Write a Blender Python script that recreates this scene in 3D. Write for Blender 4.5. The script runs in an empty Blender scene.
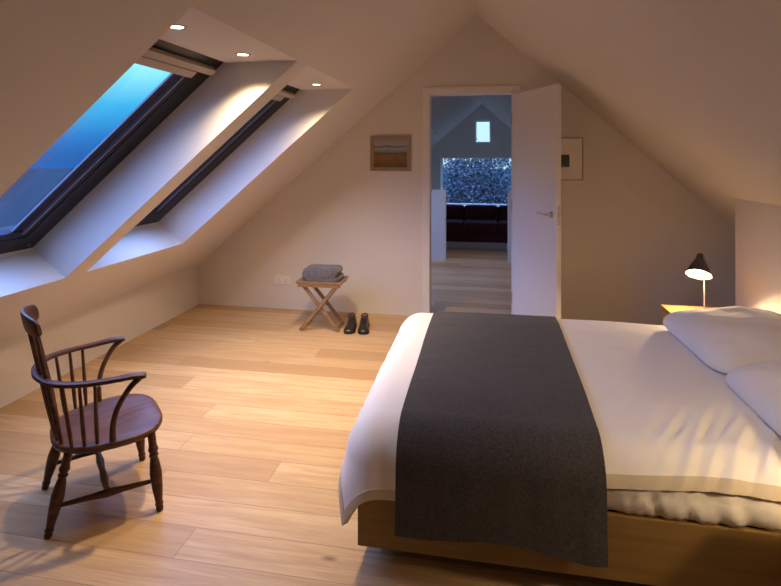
import bpy, bmesh, math, random
from mathutils import Vector, Matrix, noise
PI = math.pi
sc = bpy.context.scene
col = sc.collection
random.seed(4)

# ------------------------------------------------------------------ helpers
def V(*a): return Vector(a)

def link(name, bm, m=None, parent=None, smooth=False, bevel=0, angle=40):
    me = bpy.data.meshes.new(name)
    bmesh.ops.recalc_face_normals(bm, faces=bm.faces[:])
    bm.to_mesh(me); bm.free()
    o = bpy.data.objects.new(name, me); col.objects.link(o)
    if m: me.materials.append(m)
    if smooth:
        for p in me.polygons: p.use_smooth = True
        try: me.set_sharp_from_angle(angle=math.radians(angle))
        except Exception: pass
    if bevel:
        b = o.modifiers.new('bevel', 'BEVEL'); b.width = bevel; b.segments = 2; b.limit_method = 'ANGLE'
    if parent: o.parent = parent
    return o

def thing(name, label, cat, loc=(0, 0, 0), rz=0, group=None):
    o = bpy.data.objects.new(name, None); col.objects.link(o)
    o.location = loc; o.rotation_euler = (0, 0, rz); o.empty_display_size = .1
    o['label'] = label; o['category'] = cat
    if group: o['group'] = group
    return o

def tag(o, label, cat, group=None):
    o['label'] = label; o['category'] = cat
    if group: o['group'] = group
    return o

def struct(o): o['kind'] = 'structure'; return o

def box(bm, lo, hi, M=None):
    vs = []
    for z in (lo[2], hi[2]):
        for x, y in ((lo[0], lo[1]), (hi[0], lo[1]), (hi[0], hi[1]), (lo[0], hi[1])):
            p = Vector((x, y, z))
            if M: p = M @ p
            vs.append(bm.verts.new(p))
    for f in ((0, 3, 2, 1), (4, 5, 6, 7), (0, 1, 5, 4), (1, 2, 6, 5), (2, 3, 7, 6), (3, 0, 4, 7)):
        bm.faces.new([vs[i] for i in f])

def prism_y(bm, poly, y0, y1):
    a = [bm.verts.new((x, y0, z)) for x, z in poly]
    b = [bm.verts.new((x, y1, z)) for x, z in poly]
    n = len(poly)
    bm.faces.new(a); bm.faces.new(b[::-1])
    for i in range(n):
        bm.faces.new((a[i], b[i], b[(i+1) % n], a[(i+1) % n]))

def rings(bm, R, cap=True, closed=False):
    n = len(R[0])
    vr = [[bm.verts.new(p) for p in r] for r in R]
    m = len(vr)
    for i in range(m if closed else m-1):
        a, b = vr[i], vr[(i+1) % m]
        for j in range(n):
            bm.faces.new((a[j], a[(j+1) % n], b[(j+1) % n], b[j]))
    if cap and not closed:
        bm.faces.new(vr[0][::-1]); bm.faces.new(vr[-1])

def frame_for(d, up=Vector((0, 0, 1))):
    d = d.normalized()
    if abs(d.dot(up)) > .98: up = Vector((0, 1, 0))
    s = d.cross(up).normalized(); t = s.cross(d).normalized()
    return s, t

def lathe(bm, p0, p1, prof, n=14, cap=True):
    p0 = Vector(p0); p1 = Vector(p1); d = p1-p0; s, t = frame_for(d)
    rings(bm, [[p0 + d*q + (s*math.cos(a)+t*math.sin(a))*r for a in [2*PI*k/n for k in range(n)]] for q, r in prof], cap)

def tube(bm, pts, rad, n=10, closed=False, flat=1.0):
    pts = [Vector(p) for p in pts]; R = []
    m = len(pts)
    for i, p in enumerate(pts):
        if closed: d = pts[(i+1) % m]-pts[i-1]
        else: d = pts[min(i+1, m-1)]-pts[max(i-1, 0)]
        s, t = frame_for(d)
        r = rad[i] if isinstance(rad, (list, tuple)) else rad
        R.append([p + s*math.cos(a)*r + t*math.sin(a)*r*flat for a in [2*PI*k/n for k in range(n)]])
    rings(bm, R, True, closed)

def smoothpath(P, k=6):
    P = [Vector(p) for p in P]; out = []
    for i in range(len(P)-1):
        a = P[max(i-1, 0)]; b = P[i]; c = P[i+1]; d = P[min(i+2, len(P)-1)]
        for j in range(k):
            t = j/k
            out.append(.5*((2*b)+(c-a)*t+(2*a-5*b+4*c-d)*t*t+(3*b-a-3*c+d)*t**3))
    out.append(P[-1]); return out

# ------------------------------------------------------------------ materials
class NT:
    def __init__(s, name):
        s.m = bpy.data.materials.new(name); s.m.use_nodes = True
        s.t = s.m.node_tree; s.t.nodes.clear()
        s.out = s.n('ShaderNodeOutputMaterial')
    def n(s, typ, **kw):
        nd = s.t.nodes.new(typ)
        for k, v in kw.items(): setattr(nd, k, v)
        return nd
    def l(s, a, b): s.t.links.new(a, b)
    def math(s, op, a, b=None, c=None):
        nd = s.n('ShaderNodeMath', operation=op)
        for i, x in enumerate((a, b, c)):
            if x is None: continue
            if isinstance(x, (int, float)): nd.inputs[i].default_value = x
            else: s.l(x, nd.inputs[i])
        return nd.outputs[0]
    def mix(s, f, a, b):
        nd = s.n('ShaderNodeMix', data_type='RGBA')
        for i, x in ((0, f), (6, a), (7, b)):
            if isinstance(x, (int, float)): nd.inputs[i].default_value = x
            elif isinstance(x, tuple): nd.inputs[i].default_value = (*x, 1)
            else: s.l(x, nd.inputs[i])
        return nd.outputs[2]

def mat(name, c, rough=.6, spec=.5, metal=0, nscale=0, namt=0, bump=0, bscale=80, stretch=(1, 1, 1), sheen=0, c2=None, emit=None, estr=0):
    N = NT(name); b = N.n('ShaderNodeBsdfPrincipled'); N.l(b.outputs[0], N.out.inputs[0])
    b.inputs['Base Color'].default_value = (*c, 1); b.inputs['Roughness'].default_value = rough
    b.inputs['Specular IOR Level'].default_value = spec; b.inputs['Metallic'].default_value = metal
    if sheen: b.inputs['Sheen Weight'].default_value = sheen
    tc = N.n('ShaderNodeTexCoord'); mp = N.n('ShaderNodeMapping'); mp.inputs['Scale'].default_value = stretch
    N.l(tc.outputs['Object'], mp.inputs[0])
    if nscale:
        no = N.n('ShaderNodeTexNoise'); no.inputs['Scale'].default_value = nscale; no.inputs['Detail'].default_value = 5
        N.l(mp.outputs[0], no.inputs[0])
        c2 = c2 or tuple(x*(1-namt) for x in c)
        r = N.n('ShaderNodeMapRange'); N.l(no.outputs[0], r.inputs[0]); r.inputs[1].default_value = .35; r.inputs[2].default_value = .65
        N.l(N.mix(r.outputs[0], c, c2), b.inputs['Base Color'])
    if bump:
        n2 = N.n('ShaderNodeTexNoise'); n2.inputs['Scale'].default_value = bscale; n2.inputs['Detail'].default_value = 4
        N.l(mp.outputs[0], n2.inputs[0])
        bp = N.n('ShaderNodeBump'); bp.inputs['Strength'].default_value = bump; bp.inputs['Distance'].default_value = .004
        N.l(n2.outputs[0], bp.inputs['Height']); N.l(bp.outputs[0], b.inputs['Normal'])
    if emit:
        b.inputs['Emission Color'].default_value = (*emit, 1); b.inputs['Emission Strength'].default_value = estr
    return N.m

M = {}
M['paint'] = mat('white_wall_paint', (.70, .655, .595), .75, .25, nscale=1.3, namt=.03, bump=.05, bscale=160)
M['gloss'] = mat('white_satin_paint', (.74, .71, .67), .38, .4)
M['plastic'] = mat('white_plastic', (.78, .76, .72), .4)
M['frame_black'] = mat('black_window_frame', (.012, .011, .013), .45, .4)
M['frame_blue'] = mat('dark_window_sash', (.010, .011, .030), .5, .3)
M['gasket'] = mat('grey_gasket', (.16, .165, .20), .45)
M['blind'] = mat('beige_blind', (.42, .36, .30), .7)
M['metal'] = mat('brushed_metal', (.55, .53, .50), .32, .5, 1)
M['lamp_black'] = mat('dark_lamp_enamel', (.035, .03, .028), .35, .5)
M['lamp_white'] = mat('white_shade_lining', (.85, .82, .78), .6)
M['stem'] = mat('steel_stem', (.42, .38, .33), .35, .5, .8)
M['chair'] = mat('dark_polished_elm', (.095, .034, .016), .4, .35, nscale=5, c2=(.045, .015, .008), stretch=(2, 2, 9), bump=.06, bscale=30)
M['chairseat'] = mat('worn_elm_seat', (.125, .052, .028), .4, .4, nscale=4, c2=(.062, .024, .013), stretch=(2, 11, 2), bump=.06, bscale=30)
M['stool'] = mat('pale_stool_wood', (.30, .18, .085), .5, nscale=6, c2=(.21, .12, .055), stretch=(2, 8, 8))
M['oakframe'] = mat('picture_frame_wood', (.34, .24, .14), .5, nscale=12, namt=.2)
M['greyframe'] = mat('slim_picture_frame', (.40, .33, .26), .5)
M['mount'] = mat('cream_mount_board', (.78, .74, .66), .85)
M['wool'] = mat('charcoal_felted_wool', (.046, .042, .041), .95, .15, nscale=140, c2=(.078, .072, .069), bump=.4, bscale=260, sheen=.12)
M['blanket'] = mat('grey_wool_blanket', (.085, .08, .09), .95, .1, nscale=60, c2=(.14, .13, .145), bump=.6, bscale=120, sheen=.3)
M['linen'] = mat('white_cotton', (.82, .79, .76), .85, .2, bump=.12, bscale=220, sheen=.1)
M['band'] = mat('cream_hem_band', (.62, .54, .40), .85, .2, bump=.2, bscale=200)
M['sheet'] = mat('cream_sheet', (.74, .70, .62), .85, .2, bump=.15, bscale=200)
M['shoe'] = mat('dark_shoe_leather', (.018, .014, .013), .35, .5)
M['shoe_in'] = mat('brown_shoe_lining', (.055, .028, .018), .8)
M['rubber'] = mat('black_shoe_sole', (.01, .01, .01), .6)
M['sofa'] = mat('dark_red_upholstery', (.075, .014, .018), .9, .2, nscale=30, namt=.2, sheen=.1)
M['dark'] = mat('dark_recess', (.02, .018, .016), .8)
M['render'] = mat('outside_ground', (.014, .022, .026), 1, 0)
M['leaf'] = mat('dusk_foliage', (.06, .08, .075), 1, .1, nscale=1.2, c2=(.09, .08, .085))
M['bark'] = mat('tree_bark', (.06, .045, .035), .9, nscale=8, namt=.4)
M['bulb'] = mat('lamp_bulb', (1, 1, 1), .5, emit=(1, .80, .55), estr=90)
M['down'] = mat('downlight_lens', (1, 1, 1), .5, emit=(1, .80, .55), estr=14)

def oak(name, ca, cb, axis='x', rough=.45):
    st = {'x': (1.2, 16, 16), 'y': (16, 1.2, 16), 'z': (16, 16, 1.2)}[axis]
    N = NT(name); b = N.n('ShaderNodeBsdfPrincipled'); N.l(b.outputs[0], N.out.inputs[0])
    tc = N.n('ShaderNodeTexCoord'); mp = N.n('ShaderNodeMapping'); mp.inputs['Scale'].default_value = st
    N.l(tc.outputs['Object'], mp.inputs[0])
    no = N.n('ShaderNodeTexNoise'); no.inputs['Scale'].default_value = 2.2; no.inputs['Detail'].default_value = 6; no.inputs['Distortion'].default_value = .6
    N.l(mp.outputs[0], no.inputs[0])
    r = N.n('ShaderNodeMapRange'); N.l(no.outputs[0], r.inputs[0]); r.inputs[1].default_value = .3; r.inputs[2].default_value = .7
    N.l(N.mix(r.outputs[0], ca, cb), b.inputs['Base Color'])
    b.inputs['Roughness'].default_value = rough; b.inputs['Specular IOR Level'].default_value = .4
    return N.m
M['oak'] = oak('oak_veneer', (.27, .165, .048), (.21, .125, .036))
M['table'] = oak('oak_bedside', (.52, .31, .11), (.43, .24, .08))

def floor_material():
    N = NT('oak_floorboards'); b = N.n('ShaderNodeBsdfPrincipled'); N.l(b.outputs[0], N.out.inputs[0])
    tc = N.n('ShaderNodeTexCoord'); sx = N.n('ShaderNodeSeparateXYZ'); N.l(tc.outputs['Object'], sx.inputs[0])
    X, Y = sx.outputs[0], sx.outputs[1]
    W = .1625; Lb = 2.3
    yr = N.math('DIVIDE', N.math('SUBTRACT', Y, 1.764-W*20), W)
    row = N.math('FLOOR', yr); fy = N.math('FRACT', yr)
    wn = N.n('ShaderNodeTexWhiteNoise', noise_dimensions='1D'); N.l(N.math('MULTIPLY', row, 1.37), wn.inputs['W'])
    xo = N.math('ADD', N.math('DIVIDE', X, Lb), N.math('MULTIPLY', wn.outputs[0], 7.0))
    xo = N.math('ADD', xo, 40)
    seg = N.math('FLOOR', xo); fx = N.math('FRACT', xo)
    cv = N.n('ShaderNodeCombineXYZ'); N.l(row, cv.inputs[0]); N.l(seg, cv.inputs[1])
    w2 = N.n('ShaderNodeTexWhiteNoise', noise_dimensions='2D'); N.l(cv.outputs[0], w2.inputs['Vector'])
    tone = w2.outputs[0]
    # grain, offset for every board
    off = N.n('ShaderNodeCombineXYZ')
    N.l(N.math('ADD', X, N.math('MULTIPLY', tone, 31)), off.inputs[0]); N.l(N.math('ADD', Y, N.math('MULTIPLY', tone, 17)), off.inputs[1])
    mp = N.n('ShaderNodeMapping'); mp.inputs['Scale'].default_value = (1.1, 14, 1); N.l(off.outputs[0], mp.inputs[0])
    g = N.n('ShaderNodeTexNoise'); g.inputs['Scale'].default_value = 2.0; g.inputs['Detail'].default_value = 7; g.inputs['Distortion'].default_value = .9
    N.l(mp.outputs[0], g.inputs[0])
    mp2 = N.n('ShaderNodeMapping'); mp2.inputs['Scale'].default_value = (3, 70, 1); N.l(off.outputs[0], mp2.inputs[0])
    g2 = N.n('ShaderNodeTexNoise'); g2.inputs['Scale'].default_value = 2.0; g2.inputs['Detail'].default_value = 3
    N.l(mp2.outputs[0], g2.inputs[0])
    base = N.mix(tone, (.67, .465, .245), (.43, .270, .125))
    r = N.n('ShaderNodeMapRange'); N.l(g.outputs[0], r.inputs[0]); r.inputs[1].default_value = .38; r.inputs[2].default_value = .68; r.inputs[4].default_value = .55
    c = N.mix(r.outputs[0], base, (.40, .225, .105))
    r2 = N.n('ShaderNodeMapRange'); N.l(g2.outputs[0], r2.inputs[0]); r2.inputs[1].default_value = .45; r2.inputs[2].default_value = .7; r2.inputs[4].default_value = .35
    c = N.mix(r2.outputs[0], c, (.38, .215, .10))
    # knots
    mk = N.n('ShaderNodeMapping'); mk.inputs['Scale'].default_value = (1.25, 3.0, 1); N.l(off.outputs[0], mk.inputs[0])
    vo = N.n('ShaderNodeTexVoronoi'); vo.inputs['Scale'].default_value = 1.25; N.l(mk.outputs[0], vo.inputs['Vector'])
    kn = N.n('ShaderNodeMapRange'); N.l(vo.outputs['Distance'], kn.inputs[0]); kn.inputs[1].default_value = .022; kn.inputs[2].default_value = .065; kn.inputs[3].default_value = .8; kn.inputs[4].default_value = 0
    c = N.mix(kn.outputs[0], c, (.16, .07, .03))
    # seams
    ey = N.math('MINIMUM', fy, N.math('SUBTRACT', 1, fy)); ey = N.math('MULTIPLY', ey, W)
    ex = N.math('MINIMUM', fx, N.math('SUBTRACT', 1, fx)); ex = N.math('MULTIPLY', ex, Lb)
    e = N.math('MINIMUM', ey, ex)
    se = N.n('ShaderNodeMapRange'); N.l(e, se.inputs[0]); se.inputs[1].default_value = .0008; se.inputs[2].default_value = .0028; se.inputs[3].default_value = .55; se.inputs[4].default_value = 0
    c = N.mix(se.outputs[0], c, (.16, .085, .04))
    N.l(c, b.inputs['Base Color'])
    b.inputs['Roughness'].default_value = .42; b.inputs['Specular IOR Level'].default_value = .42
    bp = N.n('ShaderNodeBump'); bp.inputs['Strength'].default_value = .25; bp.inputs['Distance'].default_value = .002
    h = N.math('SUBTRACT', N.math('MULTIPLY', g2.outputs[0], .25), se.outputs[0]); N.l(h, bp.inputs['Height']); N.l(bp.outputs[0], b.inputs['Normal'])
    return N.m
M['floor'] = floor_material()

def glass_material():
    N = NT('window_glass'); t = N.n('ShaderNodeBsdfTransparent'); g = N.n('ShaderNodeBsdfGlossy'); g.inputs['Roughness'].default_value = .02
    t.inputs[0].default_value = (.95, .98, .99, 1)
    fr = N.n('ShaderNodeFresnel'); fr.inputs[0].default_value = 1.45
    mx = N.n('ShaderNodeMixShader'); ge = N.n('ShaderNodeNewGeometry'); N.l(N.math('MULTIPLY', fr.outputs[0], N.math('SUBTRACT', 1, ge.outputs['Backfacing'])), mx.inputs[0]); N.l(t.outputs[0], mx.inputs[1]); N.l(g.outputs[0], mx.inputs[2]); N.l(mx.outputs[0], N.out.inputs[0])
    return N.m
M['glass'] = glass_material()

def painting_material():      # a loose landscape: pale sky and sea over rust and green fields
    N = NT('landscape_painting'); b = N.n('ShaderNodeBsdfPrincipled'); N.l(b.outputs[0], N.out.inputs[0]); b.inputs['Roughness'].default_value = .6
    tc = N.n('ShaderNodeTexCoord'); sx = N.n('ShaderNodeSeparateXYZ'); N.l(tc.outputs['Generated'], sx.inputs[0])
    no = N.n('ShaderNodeTexNoise'); no.inputs['Scale'].default_value = 4; no.inputs['Detail'].default_value = 4
    mp = N.n('ShaderNodeMapping'); mp.inputs['Scale'].default_value = (1, 1, 3); N.l(tc.outputs['Generated'], mp.inputs[0]); N.l(mp.outputs[0], no.inputs[0])
    z = N.math('ADD', sx.outputs[2], N.math('MULTIPLY', N.math('SUBTRACT', no.outputs[0], .5), .14))
    cr = N.n('ShaderNodeValToRGB'); N.l(z, cr.inputs[0]); e = cr.color_ramp.elements
    e[0].position = 0; e[0].color = (.10, .035, .012, 1); e[1].position = 1; e[1].color = (.30, .27, .27, 1)
    for p, c in ((.22, (.24, .09, .025, 1)), (.42, (.26, .13, .05, 1)), (.50, (.08, .10, .07, 1)), (.60, (.26, .30, .27, 1)), (.70, (.32, .34, .31, 1)), (.745, (.09, .11, .12, 1)), (.80, (.36, .36, .36, 1))):
        x = e.new(p); x.color = c
    n2 = N.n('ShaderNodeTexNoise'); n2.inputs['Scale'].default_value = 5; N.l(tc.outputs['Generated'], n2.inputs[0])
    low = N.math('MULTIPLY', N.math('LESS_THAN', z, .47), N.math('GREATER_THAN', n2.outputs[0], .52))
    N.l(N.mix(N.math('MULTIPLY', low, .8), cr.outputs[0], (.11, .12, .035)), b.inputs['Base Color'])
    return N.m
M['painting'] = painting_material()
M['smallart'] = mat('small_green_print', (.05, .10, .05), .6, nscale=14, c2=(.02, .03, .025), stretch=(1, 1, 2))

# ------------------------------------------------------------------ the room
XL, XR, YB, YE, YF = -2.82, 2.08, 4.82, 13.2, -1.5
XP = 1.71                       # wall behind the bed head
KL = (2.776-.40)/(2.82-.06); KR = .89
AX, AZ = -.06, 2.776
zl = lambda x: .40+KL*(x-XL)
zr = lambda x: AZ-KR*(x-AX)

bm = bmesh.new(); box(bm, (-3.3, YF-.2, -.2), (2.6, YE+.3, 0)); struct(link('floor', bm, M['floor']))

# sloping ceiling on the window side, with its two deep openings
OX0, OZ0, OX1, OZ1 = -2.36, zl(-2.36), -.965, 2.0
W1 = (1.60, 2.605); W2 = (2.765, 3.785)
up = [(OX1, zl(OX1)), (AX, AZ), (AX, AZ+.4), (-1.37, 2.16), (-1.37, zl(OX1))]
lowp = [(XL, .40), (OX0, OZ0), (-2.58, .96), (-2.70, 1.02), (-3.3, .5), (-3.3, .40)]
mid = [(OX0, OZ0), (OX1, zl(OX1)), (-1.37, zl(OX1)), (-1.37, 2.16), (-2.70, 1.02), (-2.58, .96)]
bm = bmesh.new()
prism_y(bm, up, YF, YE+.2); prism_y(bm, lowp, YF, YE+.2)
W5_ADDED = (9.3, 11.0); W6_ADDED = (5.25, 6.75)  # added openings past the doorway, out of view, to let blue sky light in
for y0, y1 in ((YF, W1[0]), (W1[1], W2[0]), (W2[1], W6_ADDED[0]), (W6_ADDED[1], W5_ADDED[0]), (W5_ADDED[1], YE+.2)): prism_y(bm, mid, y0, y1)
o = struct(link('ceiling_left', bm, M['paint']))
bm = bmesh.new(); prism_y(bm, [(AX, AZ), (AX, AZ+.4), (XR+.6, zr(XR+.6)+.4), (XR+.6, zr(XR+.6))], YF, YE+.2); struct(link('ceiling_right', bm, M['paint']))
bm = bmesh.new(); box(bm, (-3.3, YF, 0), (XL, YE+.2, .40)); struct(link('wall_left', bm, M['paint']))
bm = bmesh.new(); box(bm, (XR, YF, 0), (XR+.3, YE+.2, zr(XR)+.1)); struct(link('wall_right', bm, M['paint']))
bm = bmesh.new(); prism_y(bm, [(XP, 0), (XR+.02, 0), (XR+.02, zr(XR)+.05), (XP, zr(XP)+.03)], YF, 3.97); struct(link('wall_bedhead', bm, M['paint']))

def gable(bm, y0, y1, x0, x1):
    zt = lambda x: (zl(x) if x < AX else zr(x))+.06
    pts = [(x0, 0), (x1, 0), (x1, zt(x1))]
    if x0 < AX < x1: pts.append((AX, AZ+.06))
    pts.append((x0, zt(x0))); prism_y(bm, pts, y0, y1)
DX0, DX1, DZ = -.495, .246, 2.057
T = .12
bm = bmesh.new()
gable(bm, YB, YB+T, XL-.05, DX0-.02); gable(bm, YB, YB+T, DX1+.02, XR+.05)
prism_y(bm, [(DX0-.02, DZ+.02), (DX1+.02, DZ+.02), (DX1+.02, zr(DX1+.02)+.06), (AX, AZ+.06), (DX0-.02, zl(DX0-.02)+.06)], YB, YB+T)
struct(link('wall_back', bm, M['paint']))
bm = bmesh.new(); gable(bm, YF-.12, YF, XL-.05, XR+.05); struct(link('wall_front', bm, M['paint']))

# far gable with its large low window and a small one above
bm = bmesh.new()
GX0, GX1, GZ0, GZ1 = -1.08, .96, .23, 1.45
SX0, SX1, SZ0, SZ1 = -.228, .168, 1.80, 2.375
D = YE
gable(bm, D, D+.25, XL-.05, GX0); gable(bm, D, D+.25, GX1, XR+.05)
box(bm, (GX0, D, 0), (GX1, D+.25, GZ0))
prism_y(bm, [(GX0, GZ1), (SX0, GZ1), (SX0, zl(SX0)+.06), (GX0, zl(GX0)+.06)], D, D+.25)
prism_y(bm, [(SX1, GZ1), (GX1, GZ1), (GX1, zr(GX1)+.06), (SX1, zr(SX1)+.06)], D, D+.25)
box(bm, (SX0, D, GZ1), (SX1, D+.25, SZ0)); prism_y(bm, [(SX0, SZ1), (SX1, SZ1), (SX1, zr(SX1)+.06), (AX, AZ+.06), (SX0, zl(SX0)+.06)], D, D+.25)
struct(link('wall_far', bm, M['paint']))
def flat_window(name, x0, x1, z0, z1, y, m):
    bm = bmesh.new(); w = .035
    for lo, hi in (((x0, y, z0), (x1, y+.05, z0+w)), ((x0, y, z1-w), (x1, y+.05, z1)), ((x0, y, z0+w), (x0+w, y+.05, z1-w)), ((x1-w, y, z0+w), (x1, y+.05, z1-w))): box(bm, lo, hi)
    f = struct(link(name, bm, m))
    bm = bmesh.new(); box(bm, (x0+w, y+.02, z0+w), (x1-w, y+.03, z1-w)); link('pane', bm, M['glass'], f)
flat_window('window_3', GX0, GX1, GZ0, GZ1, D+.17, M['gloss'])
flat_window('window_4', SX0, SX1, SZ0, SZ1, D+.17, M['gloss'])

# landing: two chest-high parapet walls with an opening between them
bm = bmesh.new(); box(bm, (-1.9, 7.45, 0), (-.54, 7.57, 1.0)); struct(link('wall_landing_left', bm, M['paint']))
bm = bmesh.new(); box(bm, (.325, 7.43, 0), (1.5, 7.55, 1.0)); struct(link('wall_landing_right', bm, M['paint']))

# door lining, architrave
bm = bmesh.new(); j = .018; e = 0
box(bm, (DX0-.02, YB-.003, 0), (DX0, YB+T+.003, DZ)); box(bm, (DX1, YB-.003, 0), (DX1+.02, YB+T+.003, DZ)); box(bm, (DX0-.02, YB-.003, DZ), (DX1+.02, YB+T+.003, DZ+.02))
struct(link('trim_1', bm, M['gloss']))
bm = bmesh.new(); w = .072
box(bm, (DX0-w, YB-.016, 0), (DX0-.004, YB, DZ+w)); box(bm, (DX1+.004, YB-.016, 0), (DX1+w, YB, DZ+w)); box(bm, (DX0-.004, YB-.016, DZ+.004), (DX1+.004, YB, DZ+w))
struct(link('trim_2', bm, M['gloss'], bevel=.003))
bm = bmesh.new(); box(bm, (DX0-.001, YB+.03, .98), (DX0+.003, YB+.055, 1.10)); struct(link('trim_strike_plate', bm, M['metal']))

# the open door leaf
ang = math.atan2(4.165-4.80, .5427-DX1)
door = bpy.data.objects.new('door_1', None); col.objects.link(door); struct(door)
door.location = (DX1, YB-.012, 0); door.rotation_euler = (0, 0, ang)
bm = bmesh.new(); box(bm, (.004, 0, .008), (.705, .044, 2.045)); link('door_leaf', bm, M['gloss'], door, bevel=.002)
for s, yf in ((-1, 0.0), (1, .042)):
    bm = bmesh.new()
    lathe(bm, (.640, yf, 1.035), (.640, yf+s*.009, 1.035), [(0, .026), (1, .025)], 20)
    lathe(bm, (.640, yf+s*.009, 1.035), (.640, yf+s*.05, 1.035), [(0, .010), (1, .010)], 12)
    tube(bm, smoothpath([(.647, yf+s*.05, 1.035), (.605, yf+s*.052, 1.037), (.565, yf+s*.050, 1.040), (.510, yf+s*.046, 1.040)]), .009, 10)
    link('door_handle', bm, M['metal'], door, True)
bm = bmesh.new(); box(bm, (.704, .010, .96), (.7075, .034, 1.11)); box(bm, (.7075, .014, 1.02), (.716, .028, 1.05)); link('latch_plate', bm, M['metal'], door)
for z in (.22, 1.05, 1.83):
    bm = bmesh.new(); lathe(bm, (-.002, -.004, z-.05), (-.002, -.004, z+.05), [(0, .006), (1, .006)], 10); link('hinge', bm, M['metal'], door, True)

# ------------------------------------------------------------------ roof windows
slope = Vector((-1, 0, -.868)).normalized(); nrm = Vector((-.868, 0, 1)).normalized()
def roof_window(name, y0, y1):
    o = bpy.data.objects.new(name, None); col.objects.link(o); struct(o); o.location = (-1.37, y0, 2.01)
    Mx = Matrix(((slope.x, 0, nrm.x), (slope.y, 1, nrm.y), (slope.z, 0, nrm.z)))
    W = y1-y0; L = 1.60
    def part(nm, bxs, m, bev=0):
        bm = bmesh.new()
        for lo, hi in bxs: box(bm, lo, hi, Mx)
        return link(nm, bm, m, o, bevel=bev)
    part('outer_frame', [((-.02, -.02, 0), (.055, W+.02, .06)), ((L-.13, -.02, 0), (L+.02, W+.02, .06)), ((.055, -.02, 0), (L-.13, .135, .06)), ((.055, W-.135, 0), (L-.13, W+.02, .06))], M['frame_black'])
    part('gasket', [((.13, .185, -.003), (L-.17, .200, .01)), ((.13, W-.200, -.003), (L-.17, W-.185, .01))], M['gasket'])
    part('sash', [((.055, .135, .004), (L-.13, .185, .05)), ((.055, W-.185, .004), (L-.13, W-.135, .05)), ((L-.19, .185, .004), (L-.13, W-.185, .05)), ((.05, .185, .006), (.165, W-.185, .05)),
                  ((.165, .20, .012), (L-.19, .262, .019)), ((.165, W-.262, .012), (L-.19, W-.20, .019))], M['frame_blue'])
    part('glazing_bead', [((.165, .262, .010), (L-.19, .268, .019)), ((.165, W-.268, .010), (L-.19, W-.262, .019))], M['gasket'])
    part('blind_cassette', [((.062, .10, -.035), (.100, W-.05, .002)), ((.112, .16, -.02), (.158, W-.16, .004))], M['blind'], .004)
    part('pane', [((.16, .195, .020), (L-.185, W-.195, .027))], M['glass'])
    part('lining_trim', [((L-.004, 0, -.02), (L+.03, W, .0))], M['gloss'])
    bm = bmesh.new()
    for yy in (.06, W-.06):
        p = Mx @ Vector((L-.05, yy, -.001)); q = Mx @ Vector((L-.05, yy, -.006)); lathe(bm, p, q, [(0, .010), (1, .009)], 14)
    link('frame_screw', bm, M['gasket'], o, True)
    return o
roof_window('window_1', *W1); roof_window('window_2', *W2); roof_window('added_window_5', *W5_ADDED); roof_window('added_window_6', *W6_ADDED)  # last pair are added, unseen, to bring blue light beyond the door

# ------------------------------------------------------------------ downlights in the openings' soffits
LW = (1, .745, .46)
def downlight(x, y, z, label, power):
    t = thing('recessed_downlight', label, 'downlight', (x, y, z), 0, 'recessed downlights over the roof windows')
    bm = bmesh.new()
    n = 28; R = []
    for r, zz in ((.026, .0), (.030, -.004), (.036, -.005), (.040, -.003), (.041, 0)):
        R.append([Vector((r*math.cos(2*PI*k/n), r*math.sin(2*PI*k/n), zz)) for k in range(n)])
    rings(bm, R, False); link('trim_ring', bm, M['metal'], t, True)
    bm = bmesh.new(); lathe(bm, (0, 0, -.0005), (0, 0, -.0025), [(0, .027), (1, .026)], 24); link('lens', bm, M['down'], t)
    ld = bpy.data.lights.new('downlight_beam', 'SPOT'); ld.energy = power; ld.color = LW; ld.spot_size = math.radians(111); ld.spot_blend = 1; ld.shadow_soft_size = .03
    lo = bpy.data.objects.new('downlight_beam', ld); col.objects.link(lo); lo.parent = t; lo.location = (0, 0, -.012); lo.rotation_euler = (math.radians(9), 0, 0)
    return lo
zs = zl(OX1)
DL = [downlight(-1.172, 1.837, zs, 'leftmost recessed downlight in view, at the near end of the large roof window', 18),
      downlight(-1.172, 2.40, zs, 'middle recessed downlight, beside the far end of the large roof window soffit', 135),
      downlight(-1.160, 3.51, zs, 'rightmost recessed downlight, above the narrow-looking far roof window', 92),
      downlight(-1.160, 3.03, zs, 'recessed downlight at the near end of the far roof window soffit, behind the ceiling strip', 155)]

# ------------------------------------------------------------------ wall things
def picture(x0, x1, z0, z1, fw, label, fm, art, mount=None):
    t = thing('framed_picture', label, 'picture', ((x0+x1)/2, YB, (z0+z1)/2))
    a, b = (x1-x0)/2, (z1-z0)/2
    bm = bmesh.new(); d = .022
    for lo, hi in (((-a, -d, -b), (a, 0, -b+fw)), ((-a, -d, b-fw), (a, 0, b)), ((-a, -d, -b+fw), (-a+fw, 0, b-fw)), ((a-fw, -d, -b+fw), (a, 0, b-fw))): box(bm, lo, hi)
    link('frame', bm, fm, t, bevel=.002)
    if mount:
        bm = bmesh.new(); box(bm, (-a+fw, -.012, -b+fw), (a-fw, -.002, b-fw)); link('mount', bm, M['mount'], t)
        bm = bmesh.new(); box(bm, (mount[0], -.0145, mount[2]), (mount[1], -.012, mount[3])); link('print', bm, art, t)
    else:
        bm = bmesh.new(); box(bm, (-a+fw, -.014, -b+fw), (a-fw, -.002, b-fw)); link('painting', bm, art, t)
picture(-1.058, -.672, 1.350, 1.680, .036, 'small landscape painting in a light wooden frame, left of the doorway', M['oakframe'], M['painting'])
picture(.44, .857, 1.275, 1.652, .010, 'thin-framed cream mounted picture with a tiny dark green print, partly behind the door', M['greyframe'], M['smallart'], (-.06, .092, -.07, .04))
t = thing('double_socket', 'white double socket low on the end wall left of the stool', 'socket', (-1.935, YB, .285))
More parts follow.
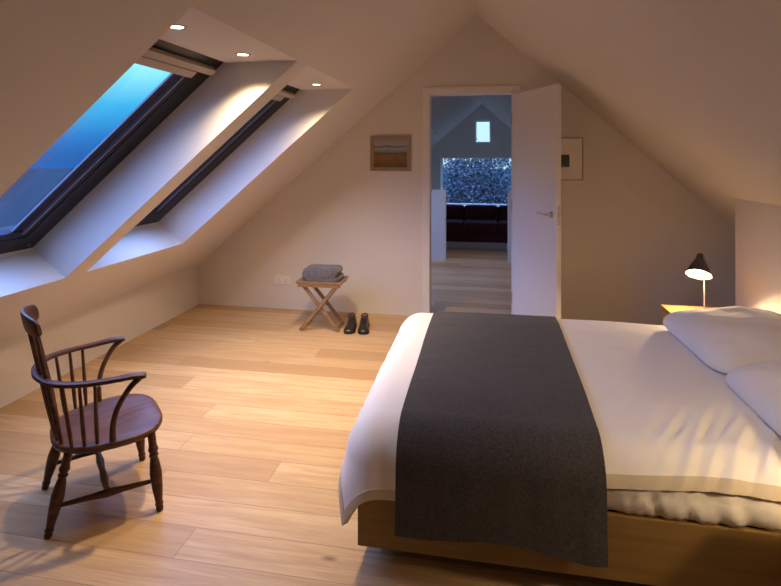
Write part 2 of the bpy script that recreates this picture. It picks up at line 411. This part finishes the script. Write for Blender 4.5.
bm = bmesh.new(); box(bm, (-.078, -.010, -.043), (.078, 0, .043)); link('face_plate', bm, M['plastic'], t, bevel=.003)
for sx in (-.036, .036):
    bm = bmesh.new(); box(bm, (sx-.010, -.014, .018), (sx+.010, -.010, .034)); link('switch', bm, M['plastic'], t, bevel=.001)
    bm = bmesh.new()
    for dx, dz, w, h in ((0, .004, .003, .005), (-.011, -.016, .004, .0025), (.011, -.016, .004, .0025)): box(bm, (sx+dx-w, -.0105, dz-h), (sx+dx+w, -.0098, dz+h))
    link('pin_holes', bm, M['dark'], t)

# ------------------------------------------------------------------ windsor chair
def windsor(loc, rz):
    t = thing('windsor_chair', 'dark polished low wooden windsor armchair with curved arms and spindle back', 'chair', loc, rz)
    c, cs = M['chair'], M['chairseat']
    ZS = .335
    # saddle seat: outline (u forward = x, w = y)
    bm = bmesh.new(); n = 48; out = []
    for k in range(n):
        a = 2*PI*k/n; cx, sy = math.cos(a), math.sin(a)
        ex = 2/2.9
        u = abs(cx)**ex*(1 if cx > 0 else -1)*(.222 if cx > 0 else .205)+.018
        hw = .228+.012*(u/.2) if u > 0 else .228-.045*(-u/.2)
        w = abs(sy)**ex*(1 if sy > 0 else -1)*hw
        out.append((u, w))
    def ring(s, z): return [Vector((.015+(u-.015)*s, w*s, z)) for u, w in out]
    def dish(s):
        r = []
        for u, w in out:
            x = .015+(u-.015)*s; y = w*s
            dep = .014*max(0, 1-((x+.02)**2/.034+y*y/.03))
            r.append(Vector((x, y, ZS-dep+(.004*math.exp(-(y/.03)**2) if x > .1 else 0))))
        return r
    R = [ring(.05, ZS-.034), ring(.90, ZS-.034), ring(.965, ZS-.030), ring(.995, ZS-.018), ring(1, ZS-.010), ring(.985, ZS-.002)]
    for s in (.95, .85, .7, .55, .4, .25, .1, .02): R.append(dish(s))
    rings(bm, R); link('seat', bm, cs, t, True, angle=60)
    leg = [(0, .012), (.04, .015), (.07, .0135), (.09, .0175), (.12, .014), (.30, .021), (.50, .0245), (.64, .019), (.70, .0145), (.73, .020), (.76, .0145), (.80, .021), (.86, .016), (1, .0165)]
    F = {}
    for nm, top, foot in (('fn', (.168, -.198), (.192, -.245)), ('ff', (.168, .180), (.205, .195)), ('rn', (-.130, -.145), (-.202, -.158)), ('rf', (-.130, .145), (-.196, .212))):
        p0 = Vector((foot[0], foot[1], 0)); p1 = Vector((top[0], top[1], ZS-.028)); F[nm] = (p0, p1)
        bm = bmesh.new(); lathe(bm, p0, p1, leg, 16); link('leg', bm, c, t, True)
    pt = lambda k, q: F[k][0].lerp(F[k][1], q)
    mids = []
    for a, b in (('rn', 'fn'), ('rf', 'ff')):
        p, q = pt(a, .36), pt(b, .40); mids.append(p.lerp(q, .5))
        bm = bmesh.new(); lathe(bm, p, q, [(0, .008), (.1, .009), (.35, .012), (.46, .0155), (.5, .017), (.54, .0155), (.65, .012), (.9, .009), (1, .008)], 12); link('stretcher', bm, c, t, True)
    bm = bmesh.new(); lathe(bm, mids[0], mids[1], [(0, .008), (.06, .014), (.09, .010), (.30, .017), (.5, .012), (.70, .017), (.91, .010), (.94, .014), (1, .008)], 12); link('stretcher', bm, c, t, True)
    # arm bow: a flat bent hoop round the back
    ZA = .595
    P = [(.135, -.262, ZA-.004), (.08, -.257, ZA+.002), (.00, -.245, ZA), (-.10, -.222, ZA+.002), (-.185, -.165, ZA+.006), (-.228, -.07, ZA+.010)]
    P = P+[(-.235, 0, ZA+.011)]+[(x, -y, z) for x, y, z in P[::-1]]
    path = smoothpath(P, 6); m = len(path); bm = bmesh.new(); R = []
    for i, p in enumerate(path):
        d = (path[min(i+1, m-1)]-path[max(i-1, 0)]).normalized(); s = Vector((d.y, -d.x, 0)).normalized()
        q = min(i, m-1-i)/(m/2); wd = .020 if q < .25 else .016; 
        if min(i, m-1-i) == 0: wd = .008
        R.append([p+s*wd*cc*1.0+Vector((0, 0, .0105*ss)) for cc, ss in [(math.copysign(abs(math.cos(a))**.7, math.cos(a)), math.copysign(abs(math.sin(a))**.7, math.sin(a))) for a in [2*PI*k/12 for k in range(12)]]])
    rings(bm, R); link('arm_bow', bm, c, t, True)
    # curved arm supports
    for s in (-1, 1):
        bm = bmesh.new()
        pp = smoothpath([(.118, s*.258, ZA-.006), (.075, s*.252, ZA-.045), (.034, s*.236, ZA-.12), (.018, s*.220, ZA-.20), (.020, s*.210, ZS-.02)])
        tube(bm, pp, [.013-.002*math.sin(PI*i/(len(pp)-1)) for i in range(len(pp))], 10); link('arm_support', bm, c, t, True)
    sp = lambda a, b: None
    # side spindles
    for s in (-1, 1):
        for u0, w0, u1, w1 in ((-.035, .198, -.048, .237), (-.078, .188, -.100, .220), (-.120, .172, -.155, .186)):
            bm = bmesh.new(); lathe(bm, (u0, s*w0, ZS-.01), (u1, s*w1, ZA), [(0, .006), (.25, .0085), (.5, .0075), (1, .006)], 8); link('spindle', bm, c, t, True)
    # long back spindles and comb rail
    zc = .775
    for w0, w1 in ((-.118, -.112), (-.07, -.067), (-.024, -.022), (.024, .022), (.07, .067), (.118, .112)):
        u0 = -.168+.25*w0*w0*5; ub = -.262+1.9*w1*w1
        ext = abs(w0) > .1
        bm = bmesh.new(); lathe(bm, (u0, w0, ZS-.01), (ub, w1, zc+.02), [(0, .007), (.3, .0115 if ext else .009), (.6, .0095 if ext else .0075), (1, .006)], 8); link('spindle', bm, c, t, True)
    bm = bmesh.new(); R = []; K = 22
    for i in range(K+1):
        w = -.150+.300*i/K; q = abs(w)/.15
        u = -.266+1.9*w*w
        d = Vector((3.8*w, 1, 0)).normalized(); s = Vector((d.y, -d.x, 0))
        top = .868-.018*q*q-(.012 if q > .96 else 0); bot = .785-.004*(1-q)
        if q > .96: bot += .012
        th = .0105 if q < .96 else .007
        ring_ = []
        for a in [2*PI*k/14 for k in range(14)]:
            cc, ss = math.cos(a), math.sin(a)
            cc = math.copysign(abs(cc)**.6, cc); ss = math.copysign(abs(ss)**.6, ss)
            zz = (top+bot)/2+(top-bot)/2*ss
            ring_.append(Vector((u, w, zz))+s*th*cc-Vector((.22*(zz-.80), 0, 0)))
        R.append(ring_)
    rings(bm, R); link('comb_rail', bm, c, t, True)
    return t
windsor((-1.657, 2.025, 0), math.radians(46))

# ------------------------------------------------------------------ folding stool, blanket, shoes
t = thing('folding_stool', 'small pale wooden folding stool with crossed legs against the end wall', 'stool', (-1.385, 4.36, 0), math.radians(2))
bm = bmesh.new()
for i in range(5):
    y = -.135+i*.056; box(bm, (-.20, y, .405), (.20, y+.046, .425))
link('slatted_top', bm, M['stool'], t, bevel=.003)
for y in (-.118, .118):
    bm = bmesh.new(); box(bm, (-.185, y-.011, .378), (.185, y+.011, .405)); link('top_rail', bm, M['stool'], t, bevel=.002)
def bar(bm, p, q, w, h):
    p, q = Vector(p), Vector(q); d = (q-p).normalized(); y = Vector((0, 1, 0)); s = d.cross(y).normalized()
    vs = [[P_+s*w*a+y*h*b for a, b in ((-1, -1), (1, -1), (1, 1), (-1, 1))] for P_ in (p, q)]
    rings(bm, vs)
for s, yy in ((1, .092), (-1, .112)):
    for y in (-yy, yy):
        bm = bmesh.new(); bar(bm, (-s*.150, y, .39), (s*.165, y, .006), .015, .009); link('leg', bm, M['stool'], t, bevel=.002)
    bm = bmesh.new(); tube(bm, [(s*.150, -yy, .03), (s*.150, yy, .03)], .009, 10); link('foot_rung', bm, M['stool'], t, True)
bm = bmesh.new(); tube(bm, [(0, -.125, .197), (0, .125, .197)], .005, 10); link('pivot_rod', bm, M['metal'], t, True)

# folded blanket: section of two doubled layers, swept in depth
bm = bmesh.new(); sec = []
def arc(cx, cz, r, a0, a1, k, sx=1): return [(cx+sx*r*math.cos(math.radians(a0+(a1-a0)*i/k)), cz+r*math.sin(math.radians(a0+(a1-a0)*i/k))) for i in range(k+1)]
sec += arc(-.125, .055, .052, 270, 90, 10, .85)        # big soft fold on the left
sec += [(-.06, .112), (.03, .108)]
sec += arc(.125, .078, .033, 90, -80, 8)               # upper layer, right fold
sec += [(.06, .047), (.125, .042)]
sec += arc(.150, .022, .019, 90, -90, 6)               # lower layer, right fold
sec += [(.05, .001), (-.05, .001)]
R = []; K = 14
for i in range(K+1):
    y = -.105+.21*i/K; e = 1-.10*(abs(2*i/K-1)**6)
    R.append([Vector((x*e+.004*noise.noise(Vector((x*20, y*14, z*20))), y, max(.001, z*e+.006*noise.noise(Vector((x*12+3, y*12, z*9)))))) for x, z in sec])
rings(bm, R)
o = link('folded_blanket', bm, M['blanket'], None, True, angle=70); o.location = (-1.375, 4.345, .4255); o.rotation_euler = (0, 0, math.radians(2))
tag(o, 'folded grey woollen blanket lying on top of the stool', 'blanket')

def shoe(loc, rz, side, label):
    t = thing('shoe', label, 'shoe', loc, rz, 'pair of dark shoes on the floor')
    L = .265
    secs = [(-.130, .030, .018, .075), (-.115, .036, .018, .092), (-.08, .038, .018, .100), (-.045, .037, .018, .095), (-.01, .037, .018, .080), (.03, .040, .018, .066), (.07, .045, .018, .054), (.10, .043, .018, .046), (.125, .032, .018, .036), (.136, .016, .018, .026)]
    bm = bmesh.new(); R = []
    for x, w, z0, z1 in secs:
        c = side*.006*math.sin((x+.13)/.265*PI)
        R.append([Vector((x, c+w*math.copysign(abs(math.cos(a))**.8, math.cos(a)), z0+(z1-z0)*max(0, math.sin(a))**.65 if math.sin(a) > 0 else z0)) for a in [2*PI*k/20 for k in range(20)]])
    rings(bm, R); link('upper', bm, M['shoe'], t, True, angle=80)
    bm = bmesh.new(); R = []
    for z in (0, .018):
        R.append([Vector((x, side*.006*math.sin((x+.13)/.265*PI)+w*1.08*s, z)) for s, lst in ((1, secs), (-1, secs[::-1])) for x, w, _, _ in lst])
    rings(bm, R); link('sole', bm, M['rubber'], t)
    bm = bmesh.new(); n = 20
    tube(bm, [(-.062+.052*math.cos(2*PI*k/n), .027*math.sin(2*PI*k/n), .098-.10*(.052*math.cos(2*PI*k/n))) for k in range(n)], .006, 8, True); link('collar', bm, M['shoe_in'], t, True)
    bm = bmesh.new()
    for i in range(4): x = .012+i*.014; tube(bm, smoothpath([(x, -.018, .073-i*.005), (x, 0, .079-i*.005), (x, .018, .073-i*.005)], 3), .0022, 6)
    link('laces', bm, M['rubber'], t, True)
shoe((-1.135, 4.36, 0), math.radians(-84), 1, 'left of two dark leather shoes on the floor right of the stool')
shoe((-1.015, 4.37, 0), math.radians(-80), -1, 'right of two dark leather shoes, nearer the bed')

# ------------------------------------------------------------------ bed
BX0, BX1, BY0, BY1 = -.455, 1.695, 1.85, 3.32
bed = thing('double_bed', 'low oak platform bed with white bedding, its head against the right wall', 'bed', (0, 0, 0))
bm = bmesh.new(); box(bm, (BX0, BY0, .075), (BX1, BY0+.022, .292)); link('side_board', bm, M['oak'], bed, bevel=.002)
bm = bmesh.new(); box(bm, (BX0, BY1-.022, .075), (BX1, BY1, .292)); link('side_board', bm, M['oak'], bed, bevel=.002)
bm = bmesh.new(); box(bm, (BX0, BY0+.022, .075), (BX0+.022, BY1-.022, .292)); link('foot_board', bm, M['oak'], bed, bevel=.002)
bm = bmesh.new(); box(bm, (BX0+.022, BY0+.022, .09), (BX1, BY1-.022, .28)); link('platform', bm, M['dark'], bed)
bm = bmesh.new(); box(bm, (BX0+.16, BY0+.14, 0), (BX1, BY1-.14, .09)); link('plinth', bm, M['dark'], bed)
# mattress under a ruffled cream sheet
def nz(x, y, z=0): return noise.noise(Vector((x, y, z)))
bm = bmesh.new(); NX = 220
def sst(a, b, x): t_ = max(0, min(1, (x-a)/(b-a))); return t_*t_*(3-2*t_)
def mat_ring(x, e):
    r = []
    sec = [(BY0+.06, .293), (BY0+.012, .296), (BY0-.004, .315), (BY0-.012, .34), (BY0-.012, .37), (BY0-.002, .40), (BY0+.03, .43), (BY0+.10, .45), (BY0+.4, .455), (BY1-.4, .455), (BY1-.08, .45), (BY1-.03, .42), (BY1-.02, .37), (BY1-.02, .30)]
    for i, (y, z) in enumerate(sec):
        d = 0
        if 1 <= i <= 6:
            sl = x*1.0+(z-.3)*.5
            d = (.016*nz(sl*22, z*6, 1)+.010*nz(sl*48, z*10, 4)+.004*math.sin(sl*70+3*nz(x*4, 0)))*sst(.36, .5, x)-.016*(1-sst(.36, .5, x))
        r.append(Vector((x, (BY0+BY1)/2+(y-(BY0+BY1)/2-d)*e, .293+(z-.293)*(1 if e > .97 else .6) + (d*.2 if 1 < i < 6 else 0))))
    return r
rings(bm, [mat_ring(BX0+.005, .9)]+[mat_ring(BX0+.03+(BX1-BX0-.05)*i/NX, 1) for i in range(NX+1)]+[mat_ring(BX1-.002, .9)])
link('mattress', bm, M['sheet'], bed, True, angle=80)

# duvet: a padded cloth draped over a soft-edged block
CX0, CX1, CY0, CY1 = -.378, 1.60, 1.965, 3.225
RR = .125; ZT = .498; FL = .22
def sstep(a, b, x): t_ = max(0, min(1, (x-a)/(b-a))); return t_*t_*(3-2*t_)
def crease(x, y):
    f = sstep(.40, .75, x); v = (y-CY0)
    return f*(.011*nz((x-v*.55)*17, y*2.6, 7)+.009*nz((x-v*.6)*30, y*3.4, 9)+.005*nz((x-v*.75)*58, y*6, 3))
def drape(p, q, off=0.0, wr=1.0):
    """cloth coordinate (p, q) -> point; off = height above the duvet's mid surface"""
    dx = (CX0-p) if p < CX0 else ((CX1-p) if p > CX1 else 0)
    dy = (CY0-q) if q < CY0 else ((CY1-q) if q > CY1 else 0)
    bx, by = min(max(p, CX0), CX1), min(max(q, CY0), CY1)
    d = math.hypot(dx, dy)
    crown = .016*sstep(0, .5, min(bx-CX0+.25, 3))*sstep(0, .35, by-CY0+.1)*sstep(0, .35, CY1-by+.1)
    puff = .010*nz(bx*2.1, by*2.4, 2)
    if d < 1e-9:
        edge = min(1, max(0, 1-(by-CY0)/.45))
        # pulled creases run from the near edge toward the pillows
        cr = crease(bx, by)*edge
        fine = .0016*nz(bx*9, by*14, 5)
        return Vector((bx, by, ZT+crown+wr*(puff+cr+fine)+off))
    ux, uy = -dx/d, -dy/d
    th = min(d/RR, PI/2); ex = max(0, d-RR*PI/2)
    h = RR*math.sin(th)+(.07+.17*abs(ux))*ex; z = -RR*(1-math.cos(th))-ex*.975
    n = Vector((ux*math.sin(th), uy*math.sin(th), math.cos(th)))
    s = bx+by*.7 if abs(ux) < .5 else by
    w = sstep(.02, .14, d)
    tang = math.atan2(uy, ux)
    wave = (.006*nz(bx*11+tang*1.5, by*11, d*3)+.004*nz(bx*24, by*24, d*8)) * w
    if uy < -.5: wave = wave*(1-sstep(.3, .6, bx)) + crease(bx, CY0-d)
    crp = .016*sstep(0, .5, bx-CX0+.25)*sstep(0, .35, by-CY0+.1)*sstep(0, .35, CY1-by+.1)
    base = Vector((bx+ux*h, by+uy*h, ZT+z+(crp+wr*.010*nz(bx*2.1, by*2.4, 2))*(1-.6*w)))
    return base+n*(off+wr*wave)
def near_over(p):            # how far the duvet hangs on the near side: low at the foot, tucked up toward the head
    return .294-.127*sstep(-.22, .36, p)-.012*sstep(.5, .8, p)+.006*math.sin(p*7)
FOOT = .29; FAR = .33
def duvet_grid(P, Q, off):
    return [[drape(p, q, off) for q in Qf(p)] for p in P for Qf in (Q,)]
def sheet_mesh(name, P, Qf, o0, o1, m, parent=None, wr=1.0, fan=0):
    sk = lambda p, q: p+fan*(p-P[0])/(P[-1]-P[0])*max(0, q-CY0)/1.26
    bm = bmesh.new(); G0 = []; G1 = []
    n = len(P); k = len(Qf(P[0]))
    for p in P:
        qs = Qf(p)
        G0.append([bm.verts.new(drape(sk(p, q), q, o0, wr)) for q in qs]); G1.append([bm.verts.new(drape(sk(p, q), q, o1, wr)) for q in qs])
    for i in range(n-1):
        for j in range(k-1):
            bm.faces.new((G1[i][j], G1[i+1][j], G1[i+1][j+1], G1[i][j+1])); bm.faces.new((G0[i][j], G0[i][j+1], G0[i+1][j+1], G0[i+1][j]))
    for i in range(n-1):
        bm.faces.new((G0[i][0], G0[i+1][0], G1[i+1][0], G1[i][0])); bm.faces.new((G0[i][-1], G1[i][-1], G1[i+1][-1], G0[i+1][-1]))
    for j in range(k-1):
        bm.faces.new((G0[0][j], G1[0][j], G1[0][j+1], G0[0][j+1])); bm.faces.new((G0[-1][j], G0[-1][j+1], G1[-1][j+1], G1[-1][j]))
    return link(name, bm, m, parent, True, angle=75)
def lin(a, b, n): return [a+(b-a)*i/n for i in range(n+1)]
PD = lin(CX0-FOOT, CX1+.03, 230)
duvet = thing('duvet', 'white cotton duvet with a cream hem spread over the bed', 'duvet', (0, 0, 0))
dq = lambda p: lin(CY0-near_over(p), CY1+FAR, 170)
sheet_mesh('duvet_body', PD, dq, 0, .016, M['linen'], duvet)
sheet_mesh('hem_band', PD, lambda p: lin(CY0-near_over(p)-.006, CY0-near_over(p)+.030, 5), -.004, .022, M['band'], duvet)
sheet_mesh('hem_band', lin(CX0-FOOT-.004, CX0-FOOT+.028, 5), lambda p: lin(CY0-near_over(p)+.03, CY1+FAR, 150), -.004, .020, M['band'], duvet)

# dark throw across the bed
TX0, TX1 = -.308, .397
def tq(p):
    s = (p-TX0)/(TX1-TX0)
    return lin(CY0-(.405+.006*math.sin(s*9)-.018*math.sin(s*PI)**2+.012*s), CY1+.30, 190)
th = sheet_mesh('wool_throw', lin(TX0, TX1, 90), tq, .0225, .0295, M['wool'], fan=.022)
tag(th, 'charcoal grey wool throw laid across the foot half of the bed', 'throw')

# pillows
def pillow(c, hx, hy, th, rz, tilt, label, seed):
    bm = bmesh.new(); N = 44; top = []; bot = []
    for i in range(N+1):
        a = -1+2*i/N; rt = []; rb = []
        for j in range(N+1):
            b = -1+2*j/N
            A = math.copysign(1-(1-abs(a))**1.25, a); B = math.copysign(1-(1-abs(b))**1.25, b)
            f = max(0, (1-abs(A)**2.6))**.42*max(0, (1-abs(B)**2.6))**.42
            x = A*hx*(1-.09*B**8-.02*(1-B*B)); y = B*hy*(1-.09*A**8-.02*(1-A*A))
            wr = .020*nz(x*6+seed, y*5, 1)+.009*nz(x*14, y*11+seed, 4)
            fold = .016*math.exp(-((y+.15*x-.02*seed)/.022)**2)*sstep(-.9, .6, A)-.012*math.exp(-((y+.15*x+.05-.02*seed)/.04)**2)*sstep(-.9, .4, A)
            rt.append(bm.verts.new((x, y, th*f+(wr+fold)*min(1, f*1.5)))); rb.append(bm.verts.new((x, y, -th*.40*f)) if 0 < i < N and 0 < j < N else rt[-1])
        top.append(rt); bot.append(rb)
    for i in range(N):
        for j in range(N):
            bm.faces.new((top[i][j], top[i+1][j], top[i+1][j+1], top[i][j+1]))
            q = (bot[i][j], bot[i][j+1], bot[i+1][j+1], bot[i+1][j])
            if len(set(q)) == 4:
                try: bm.faces.new(q)
                except ValueError: pass
    o = link('pillow', bm, M['linen'], None, True, angle=180); o.location = c; o.rotation_euler = (0, math.radians(tilt), math.radians(rz))
    return tag(o, label, 'pillow', 'white pillows at the head of the bed')
pillow((1.325, 2.85, .562), .345, .385, .128, 1, -1, 'far white pillow beside the lit bedside lamp', 1)
pillow((1.335, 2.09, .558), .352, .380, .128, 0, -1, 'near white pillow at the right edge of the photo', 3)

# ------------------------------------------------------------------ bedside tables and lamps
def bedside(x0, x1, y0, y1, z1, label):
    t = thing('bedside_table', label, 'table', ((x0+x1)/2, (y0+y1)/2, 0), 0, 'oak bedside tables')
    a, b = (x1-x0)/2, (y1-y0)/2
    bm = bmesh.new(); box(bm, (-a, -b, z1-.022), (a, b, z1)); link('top', bm, M['table'], t, bevel=.002)
    bm = bmesh.new(); box(bm, (-a+.02, -b+.004, .10), (a, b-.004, z1-.022)); link('cabinet', bm, M['table'], t, bevel=.002)
    for za, zb in ((.11, .285), (.295, z1-.03)):
        bm = bmesh.new(); box(bm, (-a+.002, -b+.006, za), (-a+.02, b-.006, zb)); d = link('drawer', bm, M['table'], t, bevel=.002)
        bm = bmesh.new(); lathe(bm, (-a+.002, 0, (za+zb)/2), (-a-.018, 0, (za+zb)/2), [(0, .006), (.5, .006), (.7, .012), (1, .010)], 12); link('knob', bm, M['metal'], d, True)
    for sx in (-1, 1):
        for sy in (-1, 1): bm = bmesh.new(); lathe(bm, (sx*(a-.04), sy*(b-.04), 0), (sx*(a-.04), sy*(b-.04), .10), [(0, .012), (1, .017)], 10); link('foot', bm, M['table'], t, True)
TZ = .455
bedside(1.215, 1.66, 3.52, 3.92, TZ, 'oak bedside table under the lamp, beyond the far side of the bed')
def lamp(loc, hd, axis, label, power):
    t = thing('bedside_lamp', label, 'lamp', loc, 0, 'bedside lamps')
    bm = bmesh.new(); lathe(bm, (0, 0, 0), (0, 0, .018), [(0, .075), (.5, .075), (.9, .068), (1, .02)], 32); link('base', bm, M['lamp_black'], t, True)
    H = Vector(hd); A = Vector(axis).normalized(); neck = H-A*.150
    bm = bmesh.new(); tube(bm, smoothpath([(0, 0, .015), (0, 0, H.z*.6), (0, 0, neck.z-.03), (neck.x*.5, neck.y*.5, neck.z-.005), tuple(neck)], 6), .0045, 10); link('stem', bm, M['stem'], t, True)
    s, u = frame_for(A); n = 36
    prof = [(-.150, .012), (-.145, .020), (-.125, .026), (-.105, .030), (-.095, .036), (-.06, .053), (-.03, .066), (0, .077)]
    inner = [(0, .0755), (-.03, .0645), (-.06, .0515), (-.095, .034), (-.10, .02)]
    bm = bmesh.new(); R = [[H+A*q+(s*math.cos(2*PI*k/n)+u*math.sin(2*PI*k/n))*r for k in range(n)] for q, r in prof+[(0, .0757)]]
    rings(bm, R, False); sh = link('lamp_shade', bm, M['lamp_black'], t, True)
    bm = bmesh.new(); R = [[H+A*q+(s*math.cos(2*PI*k/n)+u*math.sin(2*PI*k/n))*r for k in range(n)] for q, r in inner]
    rings(bm, R, False); link('shade_lining', bm, M['lamp_white'], sh, True)
    bm = bmesh.new(); bmesh.ops.create_uvsphere(bm, u_segments=20, v_segments=12, radius=.030); bmesh.ops.translate(bm, verts=bm.verts, vec=H-A*.045); link('bulb', bm, M['bulb'], t, True)
    ld = bpy.data.lights.new('lamp_light', 'SPOT'); ld.energy = power; ld.color = (1, .70, .40); ld.shadow_soft_size = .03; ld.spot_size = math.radians(170); ld.spot_blend = .4
    lo = bpy.data.objects.new('lamp_light', ld); col.objects.link(lo); lo.parent = t; lo.location = H-A*.010; lo.rotation_euler = A.to_track_quat('-Z', 'Y').to_euler()
lamp((1.425, 3.74, TZ), (-.045, -.030, .262), (-.27, -.50, -.82), 'lit dark metal bedside lamp with a cone shade on the far oak table', 42)

bedside(.88, 1.40, 1.36, 1.72, TZ, 'oak bedside table on the near side of the bed, just past the right edge')
lamp((1.16, 1.50, TZ), (-.052, .02, .265), (-.55, .30, -.75), 'dark metal bedside lamp on the near oak table, just past the right edge', 10)

# ------------------------------------------------------------------ far sitting room
t = thing('sofa', 'dark red sofa beyond the doorway below the large window', 'sofa', (-.05, 8.85, 0))
bm = bmesh.new(); box(bm, (-1.0, -.40, .10), (1.0, .42, .26)); link('seat_base', bm, M['sofa'], t, bevel=.02)
bm = bmesh.new(); box(bm, (-.98, -.38, 0), (.98, .38, .10)); link('plinth', bm, mat('grey_sofa_plinth', (.5, .5, .55), .4), t)
bm = bmesh.new(); box(bm, (-1.0, .22, .26), (1.0, .42, .60)); link('back_frame', bm, M['sofa'], t, bevel=.03)
for i in range(3):
    x = -.84+i*.56
    bm = bmesh.new(); box(bm, (x+.004, -.41, .26), (x+.556, .10, .42)); link('seat_cushion', bm, M['sofa'], t, bevel=.035)
    bm = bmesh.new(); box(bm, (x+.006, .06, .40), (x+.554, .24, .645)); link('back_cushion', bm, M['sofa'], t, bevel=.04)
for s in (-1, 1):
    bm = bmesh.new(); box(bm, (s*.92-.08, -.40, .26), (s*.92+.08, .42, .50)); link('armrest', bm, M['sofa'], t, bevel=.03)

# ------------------------------------------------------------------ outside
bm = bmesh.new(); box(bm, (-150, -150, -3.4), (150, 170, -3.2)); struct(link('ground', bm, M['render']))
def leafmesh(seed, R, n):
    rnd = random.Random(seed); bm = bmesh.new()
    for _ in range(n):
        while True:
            p = Vector((rnd.uniform(-1, 1), rnd.uniform(-1, 1), rnd.uniform(-1, 1)))
            if .25 < p.length < 1: break
        p *= 1+.25*noise.noise(p*2.3+Vector((seed, 0, 0)))
        c = Vector((p.x*R, p.y*R, p.z*R*1.15)); s = rnd.uniform(.035, .085)
        a = Vector((rnd.gauss(0, 1), rnd.gauss(0, 1), rnd.gauss(0, 1))).normalized(); b = a.cross(Vector((rnd.gauss(0, 1), rnd.gauss(0, 1), rnd.gauss(0, 1)))).normalized()
        bm.faces.new([bm.verts.new(c+a*s), bm.verts.new(c+b*s*.6), bm.verts.new(c-a*s), bm.verts.new(c-b*s*.6)])
    return bm
k = 0
for x, y, r, lab in ((-3.0, 18.0, 1.75, 'dusk-lit tree outside the far window, left of the others'), (-.3, 23.8, 1.85, 'dusk-lit tree outside the middle of the far window'), (2.7, 18.2, 1.75, 'dusk-lit tree outside the far window, right of the others')):
    t = thing('tree', lab, 'tree', (x, y, -3.2), k*1.1, 'trees outside the far window'); k += 1
    bm = leafmesh(k, r, 17000)
    for v in bm.verts: v.co.z += 3.1
    link('foliage', bm, M['leaf'], t)
    bm = bmesh.new(); lathe(bm, (0, 0, 0), (.1, .05, 3.2), [(0, .18), (.4, .12), (1, .05)], 10)
    for q in range(7):
        a = q*2.4; lathe(bm, (.04, .02, 1.3+q*.22), (math.cos(a)*1.2, math.sin(a)*1.2, 2.6+q*.3), [(0, .06), (1, .015)], 6)
    link('trunk', bm, M['bark'], t, True)

# ------------------------------------------------------------------ dusk sky
w = bpy.data.worlds.new('dusk_sky'); sc.world = w; w.use_nodes = True; nt = w.node_tree; nt.nodes.clear()
out = nt.nodes.new('ShaderNodeOutputWorld'); bg = nt.nodes.new('ShaderNodeBackground'); nt.links.new(bg.outputs[0], out.inputs[0])
tc = nt.nodes.new('ShaderNodeTexCoord'); sx = nt.nodes.new('ShaderNodeSeparateXYZ'); nt.links.new(tc.outputs['Generated'], sx.inputs[0])
cr = nt.nodes.new('ShaderNodeValToRGB'); nt.links.new(sx.outputs[2], cr.inputs[0]); e = cr.color_ramp.elements
e[0].position = 0; e[0].color = (.014, .17, .62, 1); e[1].position = 1; e[1].color = (3.7, 6.2, 14.5, 1)
for p, c in ((.03, (.016, .28, .85, 1)), (.085, (.05, .66, 1.2, 1)), (.15, (.42, 1.3, 1.45, 1)), (.25, (2.4, 4.7, 13.0, 1))):
    x = e.new(p); x.color = c
mr = nt.nodes.new('ShaderNodeMapRange'); mr.interpolation_type = 'SMOOTHSTEP'; nt.links.new(sx.outputs[1], mr.inputs[0]); mr.inputs[1].default_value = .94; mr.inputs[2].default_value = .99
mxn = nt.nodes.new('ShaderNodeMix'); mxn.data_type = 'RGBA'; nt.links.new(mr.outputs[0], mxn.inputs[0]); nt.links.new(cr.outputs[0], mxn.inputs[6]); mxn.inputs[7].default_value = (.85, 1.28, 1.35, 1)
nt.links.new(mxn.outputs[2], bg.inputs[0]); bg.inputs[1].default_value = 1.0

# ------------------------------------------------------------------ landing lamp, plus added fill lights
def light(name, typ, loc, energy, color, size=.1, rot=None, **kw):
    ld = bpy.data.lights.new(name, typ); ld.energy = energy; ld.color = color
    if typ == 'AREA': ld.size = size
    else: ld.shadow_soft_size = size
    for k_, v_ in kw.items(): setattr(ld, k_, v_)
    o = bpy.data.objects.new(name, ld); col.objects.link(o); o.location = loc
    if rot: o.rotation_euler = rot
    return o
light('room_fill_light', 'POINT', (-.5, -.6, 2.1), 3.2, (1, .74, .48), .12)  # added warm fill from behind the camera, not a known ceiling lamp
light('bed_fill_spot', 'SPOT', (.45, 1.1, 2.15), 50, (1, .75, .50), .06, rot=(Vector((.80, 2.55, .5))-Vector((.45, 1.1, 2.15))).to_track_quat('-Z', 'Y').to_euler(), spot_size=math.radians(75), spot_blend=1)  # added unseen spot to warm the duvet, no such fitting known
light('landing_lamp', 'SPOT', (-.25, 6.75, 2.35), 52, (1, .80, .76), .05, spot_size=math.radians(80), spot_blend=.8)

# ------------------------------------------------------------------ camera and view
cd = bpy.data.cameras.new('camera'); cam = bpy.data.objects.new('camera', cd); col.objects.link(cam); sc.camera = cam
cam.location = (0, 0, 1.5); cam.rotation_euler = (PI/2, 0, math.radians(10.2))
cd.sensor_width = 36; cd.lens = 521/781*36; cd.shift_y = -(293-155)/781; cd.clip_start = .05; cd.clip_end = 500
vs = sc.view_settings; vs.view_transform = 'Standard'; vs.look = 'None'; vs.gamma = 1; vs.use_curve_mapping = False; vs.exposure = -.32
try: sc.cycles.use_denoising = True; sc.cycles.max_bounces = 10; sc.cycles.diffuse_bounces = 6; sc.cycles.sample_clamp_indirect = 6
except Exception: pass
